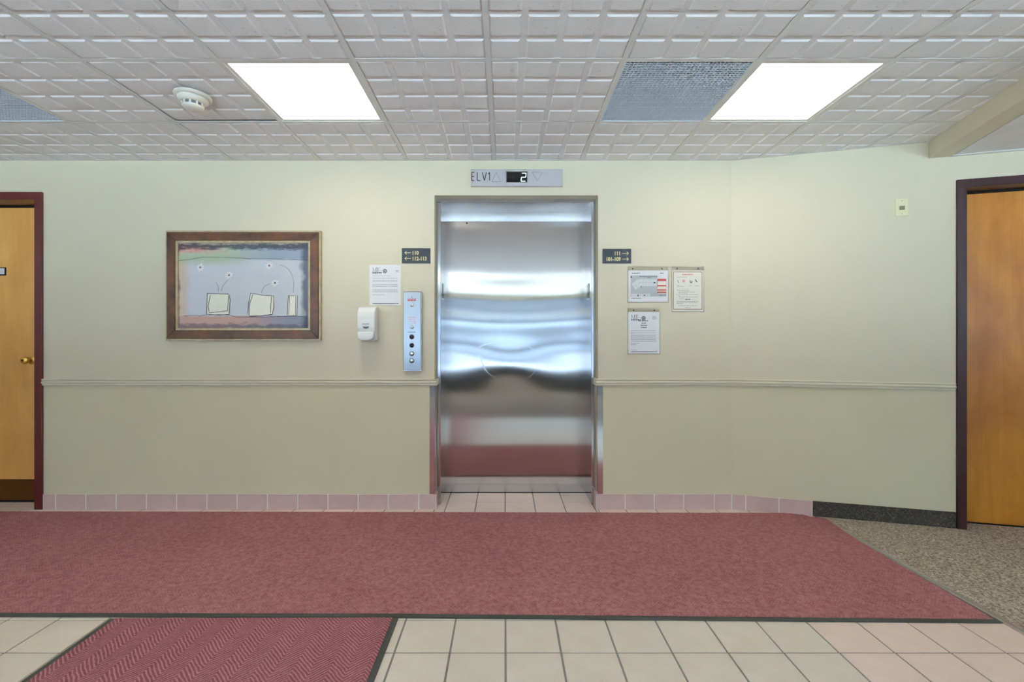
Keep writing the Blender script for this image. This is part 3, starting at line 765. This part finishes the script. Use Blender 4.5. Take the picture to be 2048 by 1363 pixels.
dsign(804, 860.5, 497, 527, [('110', 506), ('112-113', 517.5)], False, 'navy sign with gold left arrows to rooms 110 and 112-113')
dsign(1205, 1262, 498, 527, [('111', 507), ('101-109', 518.5)], True, 'navy sign with gold right arrows to rooms 111 and 101-109')

# printed lines: each line is a row of short word strokes lying on the paper
def words(b, x0, x1, z, hgt, y, seed):
    r = random.Random(seed); x = x0
    while x < x1 - .003:
        wl = min(r.uniform(.006, .02), x1 - x); b.box(x, x + wl, y - .0003, y + .0001, z - hgt / 2, z + hgt / 2); x += wl + .003
def notice(name, label, px0, px1, py0, py1, sleeve, mat='paper', screws=()):
    t = thing(name, label, 'notice', ((wx(px0) + wx(px1)) / 2, D, wz(py1)), group='paper notices on the elevator wall')
    hw = (px1 - px0) / 2 / S; hz = (py1 - py0) / S
    pa = B().box(-hw, hw, -.0025, -.0012, 0, hz).obj('paper_sheet', mat, t)
    if sleeve:
        B().box(-hw - .004, hw + .004, -.0012, 0, -.004, hz + sleeve / S).obj('sleeve_back', 'acrylic', t)
        B().box(-hw - .004, hw + .004, -.0050, -.0040, -.004, hz + .001).obj('sleeve_front', 'acrylic', t)
        for sx_ in screws:
            B().lathe([(.0045, -.001), (.0045, -.003), (.002, -.0042)], ((sx_ - (px0 + px1) / 2) / S, 0, hz + sleeve * .42 / S), 'y', 12).obj('screw', 'window_metal', t)
    return t, pa, hw, hz
def letterhead(pa, hw, hz):
    yy = -.0026
    x_, zb_, zt_ = -hw + .022, hz - .046, hz - .021       # serif M and F
    strokes([[(x_ + .004, zb_), (x_ + .004, zt_)], [(x_ + .003, zt_), (x_ + .014, zb_)], [(x_ + .014, zb_), (x_ + .025, zt_)], [(x_, zb_), (x_ + .008, zb_)], [(x_ + .020, zb_), (x_ + .030, zb_)]], .0016, 'printed_letter', 'dark_ink', pa, yy - .0003, yy)
    strokes([[(x_ + .025, zb_), (x_ + .025, zt_)], [(x_, zt_), (x_ + .005, zt_)], [(x_ + .024, zt_), (x_ + .029, zt_)]], .0032, 'printed_letter', 'dark_ink', pa, yy - .0003, yy)
    strokes([[(x_ + .037, zb_), (x_ + .037, zt_)]], .0032, 'printed_letter', 'dark_ink', pa, yy - .0003, yy)
    strokes([[(x_ + .033, zt_), (x_ + .049, zt_)], [(x_ + .037, (zb_ + zt_) / 2), (x_ + .045, (zb_ + zt_) / 2)], [(x_ + .033, zb_), (x_ + .042, zb_)], [(x_ + .049, zt_ + .001), (x_ + .049, zt_ - .005)]], .0017, 'printed_letter', 'dark_ink', pa, yy - .0003, yy)
    b = B(); words(b, -hw + .022, -hw + .088, hz - .055, .007, yy, 3); b.obj('printed_text', 'black_ink', pa)
    b = B(); words(b, -hw + .062, -hw + .088, hz - .040, .003, yy, 5); b.obj('printed_text', 'grey_ink', pa)
    B().lathe([(.015, yy), (.015, yy - .0003)], (-hw + .108, 0, hz - .044), 'y', 24).obj('seal', 'dark_ink', pa)
    B().lathe([(.010, yy - .0002), (.010, yy - .0005)], (-hw + .108, 0, hz - .044), 'y', 20).obj('seal', 'plan_grey', pa)
    B().lathe([(.005, yy - .0004), (.005, yy - .0007)], (-hw + .108, 0, hz - .044), 'y', 16).obj('seal', 'dark_ink', pa)
    b = B(); b.box(-hw + .022, hw - .045, yy - .0003, yy, .011, .015); words(b, hw - .043, hw - .018, .013, .004, yy, 8); b.obj('footer_rule', 'dark_ink', pa)
t, pa, hw, hz = notice('posted_letter', 'white letter on the wall above the soap dispenser', 739, 802, 530, 611, 0)
letterhead(pa, hw, hz)
b = B(); words(b, hw - .036, hw - .012, hz - .040, .006, -.0026, 2); words(b, hw - .033, hw - .014, hz - .048, .004, -.0026, 12)
def line(cy, a=.022, c_=.022, h=.003): words(b, -hw + a, hw - c_, hz - (cy - 228) / 4.544 / S, h, -.0026, int(cy))
line(308, .022, .16); line(327, .022, .07)
for cy in (348, 369, 380, 404, 414, 424, 452, 463, 474): line(cy)
line(500, .022, .115)
b.obj('printed_text', 'grey_ink', pa)

t, pa, hw, hz = notice('evacuation_plan', 'landscape floor plan notice with red boxes in an acrylic sleeve', 1256, 1336, 541, 604, 8, 'paper', (1265.5, 1323.5))
Wd, Hd = hw * 2, hz
def E(cx, cy): return -hw + (cx - 78) / (1100 - 78) * Wd, hz - (cy - 140) / (945 - 140) * Hd
def ebox(b, x0, y0, x1, y1, lv):
    a = E(x0, y1); c_ = E(x1, y0); b.box(a[0], c_[0], -.0026 - .0003 * lv, -.0024, a[1], c_[1])
b = B(); ebox(b, 140, 345, 820, 805, 1); ebox(b, 820, 735, 1050, 805, 1); ebox(b, 140, 265, 820, 345, .6); b.obj('plan_ground', 'plan_grey', pa)
b = B(); ebox(b, 350, 362, 805, 540, 2); ebox(b, 155, 735, 640, 800, 2)
b.prism([E(165, 480), E(290, 410), E(300, 365), E(400, 400), E(440, 520), E(270, 635)], -.0033, -.0025); b.obj('plan_rooms', 'plan_white', pa)
b = B()
for xx in (465, 540, 610, 660, 715): ebox(b, xx, 362, xx + 4, 540, 2.6)
ebox(b, 350, 450, 805, 455, 2.6); b.ribbon([E(230, 560), E(400, 455)], .0012, -.0035, -.0025); b.ribbon([E(230, 445), E(330, 600)], .0012, -.0035, -.0025); b.obj('plan_walls', 'grey_ink', pa)
b = B(); ebox(b, 320, 755, 345, 805, 3); ebox(b, 730, 440, 775, 472, 3); ebox(b, 400, 545, 420, 570, 3); ebox(b, 1025, 745, 1038, 785, 3); ebox(b, 480, 760, 510, 790, 3)
x_, z_ = E(160, 310); b.lathe([(.006, -.0026), (.006, -.0034)], (x_, 0, z_), 'y', 14); b.obj('plan_symbols', 'dark_ink', pa)
b = B()
for (x0, y0, x1, y1) in ((180, 205, 390, 220), (895, 205, 1000, 220), (365, 292, 830, 306), (570, 318, 660, 332), (165, 845, 410, 858), (880, 768, 1010, 780)):
    a = E(x0, y1); c_ = E(x1, y0); words(b, a[0], c_[0], (a[1] + c_[1]) / 2, c_[1] - a[1], -.0030, x0)
b.obj('printed_text', 'dark_ink', pa)
b = B(); ebox(b, 825, 355, 1050, 410, 3); ebox(b, 825, 515, 1050, 545, 3); ebox(b, 825, 625, 1050, 652, 3); ebox(b, 825, 683, 1050, 708, 3); b.obj('red_heading', 'red_ink', pa)
b = B(); ebox(b, 822, 410, 1052, 735, 2); b.obj('key_box', 'red_pale', pa)
b = B(); ebox(b, 832, 414, 1044, 512, 2.5); ebox(b, 832, 549, 1044, 622, 2.5); ebox(b, 832, 656, 1044, 680, 2.5); ebox(b, 832, 712, 1044, 730, 2.5); b.obj('key_panel', 'paper_warm', pa)

t, pa, hw, hz = notice('fire_notice', 'bordered portrait notice with small pictograms in an acrylic sleeve', 1344, 1407, 541, 623, 8, 'paper_warm', (1354, 1396))
def G(cx, cy): return -hw + (cx - 1210) / (2005 - 1210) * hw * 2, hz - (cy - 145) / (1185 - 145) * hz
def gbox(b, x0, y0, x1, y1, lv=1):
    a = G(x0, y1); c_ = G(x1, y0); b.box(a[0], c_[0], -.0026 - .0003 * lv, -.0024, a[1], c_[1])
b = B(); gbox(b, 1230, 172, 1970, 190); gbox(b, 1240, 1120, 1975, 1140); gbox(b, 1232, 190, 1252, 1120); gbox(b, 1955, 190, 1972, 1120); b.obj('border', 'brown_ink', pa)
def gline(b, x0, x1, y, h=.0032, sd=0):
    a = G(x0, y); c_ = G(x1, y); words(b, a[0], c_[0], a[1], h, -.0026, int(y) + sd)
b = B(); gline(b, 1465, 1740, 250, .007); b.obj('printed_title', 'red_pale', pa)
b = B()
for x0, x1, y in ((1320, 1590, 315), (1330, 1410, 530), (1330, 1510, 555), (1640, 1720, 530), (1780, 1890, 535), (1330, 1650, 650), (1370, 1800, 692), (1380, 1600, 720), (1320, 1870, 758), (1370, 1430, 795), (1380, 1860, 820), (1390, 1520, 850), (1320, 1880, 930), (1320, 1840, 960), (1320, 1480, 985), (1370, 1850, 1040), (1540, 1680, 1090)):
    gline(b, x0, x1, y)
b.obj('printed_text', 'grey_ink', pa)
b = B(); gline(b, 1540, 1680, 878, .0045); b.obj('printed_text', 'dark_ink', pa)
B().ribbon([G(1662, 400), G(1668, 452), G(1700, 464), G(1708, 415)], .0062, -.0032, -.0025).obj('pictogram', 'dark_ink', pa)
B().ribbon([G(1795, 375), G(1815, 420), G(1845, 445)], .006, -.0032, -.0025).obj('pictogram', 'dark_ink', pa)
B().ribbon([G(1350, 390), G(1362, 430), G(1385, 465)], .003, -.0032, -.0025).obj('pictogram', 'dark_ink', pa)
b = B(); gbox(b, 1475, 385, 1505, 450, 2); gbox(b, 1505, 390, 1545, 402, 2); gbox(b, 1505, 414, 1540, 426, 2); gbox(b, 1505, 438, 1535, 448, 2); b.obj('pictogram', 'red_pale', pa)

t, pa, hw, hz = notice('posted_letter', 'white letter in an acrylic sleeve below the floor plan notice', 1256, 1319, 624, 707, 8, 'paper', (1267, 1308.5))
letterhead(pa, hw, hz)
b = B()
def l2(x0, x1, cy, h=.0032): words(b, -hw + (x0 - 378) / 352 * hw * 2, -hw + (x1 - 378) / 352 * hw * 2, hz - (cy - 820) / 460 * hz, h, -.0026, int(cy))
for cy in (870, 880, 890, 900): l2(650, 695, cy, .003)
for cy in (1027, 1048, 1077, 1090, 1105, 1120, 1128, 1145): l2(408, 690, cy)
l2(408, 440, 1058); l2(408, 500, 1168); l2(408, 470, 1182); l2(410, 470, 1242)
b.obj('printed_text', 'grey_ink', pa)
b = B()
for x0, x1, cy in ((495, 610, 918), (528, 582, 943), (518, 590, 968), (522, 588, 991)): l2(x0, x1, cy, .0055)
b.obj('printed_heading', 'dark_ink', pa)

# soap dispenser
s0, s1 = -1.003, -.8817; sz = wz(680)
so = thing('soap_dispenser', 'white wall-mounted soap dispenser with push lever', 'soap dispenser', ((s0 + s1) / 2, D, sz))
hw = (s1 - s0) / 2
prof = [(0, .0), (0, .228), (-.050, .230), (-.078, .222), (-.095, .204), (-.104, .178), (-.108, .145), (-.106, .085), (-.098, .052), (-.080, .040), (-.070, .0)]
o = B().prism(prof, -hw, hw, .009, 3, plane='yz').obj('body', 'plastic_white', so, True)
B().prism([(-.002, -.004), (-.002, .05), (-.074, .05), (-.074, -.004)], -hw + .004, hw - .004, .004, plane='yz').obj('base', 'plastic_white', so)
lw = hw - .008; lev = [(-lw, .056), (lw, .056), (lw, .030)] + [(lw * math.cos(a * math.pi / 16), .026 - .030 * math.sin(a * math.pi / 16) ** .8) for a in range(1, 16)] + [(-lw, .030)]
B().prism(lev, -.124, -.080, .006, 3).obj('push_lever', 'plastic_white', so, True)
b = B(); zc = sz; wz0 = .0905
pts = [(-.021, wz0)] + [(.021 * math.cos(math.pi - math.pi * q / 10), wz0 - .014 * math.sin(math.pi * q / 10)) for q in range(1, 10)] + [(.021, wz0)]
b.prism(pts[::-1], -.1085, -.100).obj('level_window', 'plastic_grey', so)
b = B(); words(b, -.022, .022, .108, .004, -.1082, 4); b.obj('printed_mark', 'plastic_grey', so)
b = B(); b.box(-hw + .001, hw - .001, -.1078, -.09, .1475, .1485); b.obj('cover_seam', 'plan_grey', so)

# elevator call station
cs = thing('call_station', 'tall brushed steel elevator call panel with buttons and key switches', 'call panel', (wx(826.5), D, wz(742)))
hz = (742 - 583.5) / S; hw = .064
B().box(-hw, hw, -.030, 0, 0, hz, .003).obj('back_box', 'steel', cs)
fp = B().prism([(-hw + .003, .006), (hw - .006, .006), (hw - .006, hz - .006), (-hw + .003, hz - .006)], -.036, -.029, .002).obj('face_plate', 'steel_plate', cs)
YF = -.0362; kq = (D - .036) / D
def vz(py): return (H_CAM - (py - VY) / S * kq) - wz(742)
bx = -.003
def knob(py, r, mat, ring, nm):
    o = B().lathe([(r * 1.35, YF + .002), (r * 1.35, YF - .002), (r * 1.1, YF - .003)], (bx, 0, vz(py)), 'y', 24).obj(nm, ring, cs, True)
    B().lathe([(r, YF - .001), (r, YF - .006), (r * .8, YF - .0075), (r * .2, YF - .008)], (bx, 0, vz(py)), 'y', 24).obj('button_face', mat, o, True)
    return o
for py in (610.3, 654.3):
    o = knob(py, .0105, 'chrome', 'white_paint', 'key_switch'); B().box(bx - .0012, bx + .0012, YF - .0088, YF - .0078, vz(py) - .005, vz(py) + .005).obj('key_slot', 'black_ink', o)
for py in (673.7, 690.7): knob(py, .0125, 'black_gloss', 'plastic_grey', 'indicator_lamp')
for py in (707.4, 721.5): knob(py, .0125, 'chrome', 'plastic_grey', 'call_button')
B().lathe([(.003, YF + .001), (.003, YF - .001)], (bx, 0, vz(594.5)), 'y', 10).obj('screw', 'black_ink', cs)
b = B()
for dz in (.005, -.001, -.007): words(b, bx - .029, bx + .031, vz(599.7) + dz, .0045, YF, int(dz * 1e4) + 50)
b.obj('printed_text', 'red_ink', cs)
b = B(); words(b, bx - .026, bx + .028, vz(634.5), .004, YF, 21); words(b, bx - .026, bx + .028, vz(638), .004, YF, 22); words(b, bx - .020, bx + .028, vz(642.5), .003, YF, 23); words(b, bx + .012, bx + .028, vz(646), .004, YF, 24)
b.obj('printed_text', 'red_pale', cs)
b = B(); words(b, bx - .028, bx + .026, vz(664.3), .004, YF, 25); b.obj('printed_text', 'dark_ink', cs)

# ------------------------------------------------------------------ wooden doors
def door(name, label, loc, rotz, x0, x1, ztop, face, rec, slab_mat, frame_mat, knob_x=None, knob_z=0, kick=None, sign=None):
    """x0..x1 outside of the metal frame in wall coordinates"""
    d = thing(name, label, 'door', loc, rotz, kind='structure')
    for (a, c_) in ((x0, x0 + face), (x1 - face, x1)): B().box(a, c_, -.014, .20, 0, ztop - face, .002).obj('frame_post', frame_mat, d)
    B().box(x0, x1, -.014, .20, ztop - face, ztop, .002).obj('frame_head', frame_mat, d)
    sl = B().box(x0 + face + .003, x1 - face - .003, rec, rec + .044, .012, ztop - face - .004, .002).obj('door_slab', slab_mat, d)
    B().box(x0 + face, x1 - face, rec - .016, rec - .001, ztop - face - .012, ztop - face).obj('head_shadow_strip', 'shadow_gap', d)  # dark strip: shade under the frame head put into its colour
    B().box(x0 + face, x1 - face, rec - .004, rec + .046, -.0005, .010).obj('threshold', 'shadow_gap', d)
    B().box(x0 + .002, x1 - .002, rec + .06, rec + .08, 0, ztop - .004).obj('dark_backing', 'shadow_gap', d)
    if knob_x is not None:
        kn = B().lathe([(.030, 0), (.031, -.004), (.026, -.008), (.012, -.010), (.011, -.030), (.018, -.036), (.027, -.046), (.028, -.056), (.022, -.066), (.008, -.070)], (knob_x, rec, knob_z), 'y', 28).obj('door_knob', 'brass', d, True)
        B().lathe([(.009, -.069), (.009, -.073)], (knob_x, rec, knob_z), 'y', 14).obj('lock_cylinder', 'kick_bronze', kn)
    if kick: B().box(x0 + face + .008, x1 - face - .008, rec - .002, rec, kick[0], kick[1], .0006).obj('kick_plate', 'kick_bronze', d)
    if sign:
        s_ = B().box(sign[0], sign[1], rec - .004, rec, sign[2], sign[3]).obj('name_plate', 'black_ink', d)
        B().box(sign[0] + .004, sign[1] - .009, rec - .0055, rec - .003, sign[2] + .008, sign[3] - .006).obj('plate_insert', 'paper', s_)
    return d
rec = .155; sc = (D + rec) / F
def lx(px): return (px - VX) * sc
def lz(py): return H_CAM - (py - VY) * sc
door('door_1', 'honey wood door in a maroon frame on the left', (0, D, 0), 0, DL0 + .004, DL1 + .004, DZ, .053, rec, 'wood_honey', 'frame_maroon',
     lx(64.5), lz(720), (.012, lz(958)), (lx(-36), lx(12.5), lz(551), lz(535)))
door('door_3', 'amber wood door in a dark oxblood frame on the right', (BX, D, 0), -TH, DR0 - .004, DR1 - .004, DRZ, .050, .126, 'wood_amber', 'frame_oxblood')

# thermostat plate on the angled wall
tu = (au(1790) + au(1816)) / 2; tz0, tz1 = az(1803, 433), az(1803, 398); hw = (au(1816) - au(1790)) / 2
tx, ty = apt(tu)
th = thing('wall_plate', 'cream wall plate with olive square insert beside the right door', 'wall plate', (tx, ty, tz0), -TH)
hz = tz1 - tz0
B().prism([(-hw, 0), (hw, 0), (hw, hz), (-hw, hz)], -.008, 0, .003, 2).obj('plate', 'plastic_cream', th)
B().box(-.015, .014, -.0100, -.007, hz * .36, hz * .58).obj('insert', 'olive_insert', th)
for q in (.13, .87): B().lathe([(.0032, -.0075), (.0032, -.0088)], (0, 0, hz * q), 'y', 12).obj('screw', 'trim_silver', th)

# ------------------------------------------------------------------ mats
MT = .008
def mat_obj(name, label, outer, inner, mat):
    t = thing(name, label, 'floor mat', (outer[0][0], outer[0][1], 0))
    ox_, oy_ = outer[0]
    loc = lambda pts: [(a - ox_, c_ - oy_) for a, c_ in pts]
    B().prism(loc(outer), .0005, .005, plane='xy').obj('rubber_edge', 'rubber', t)
    B().prism(loc(inner), .004, MT, plane='xy').obj('pile', mat, t)
    return t
mat_obj('floor_mat', 'long maroon herringbone runner mat in front of the elevator',
        [(-4.6, 2.010), (-.453, 1.993), (2.072, 1.955), (2.066, 2.5), (2.085, 2.85), (2.120, 3.10), (2.03, 3.135), (1.98, 3.20), (-4.6, 3.236)],
        [(-4.6, 2.036), (-.453, 2.019), (2.056, 1.979), (2.062, 2.5), (2.081, 2.85), (2.114, 3.095), (2.03, 3.130), (1.98, 3.195), (-4.6, 3.231)], 'mat_runner')
mat_obj('floor_mat', 'maroon herringbone entry mat leading towards the camera, dark rubber edge',
        [(-1.665, -.2), (-.452, -.2), (-.452, 1.988), (-1.665, 1.984)], [(-1.641, -.176), (-.476, -.176), (-.476, 1.986), (-1.641, 1.982)], 'mat_entry')
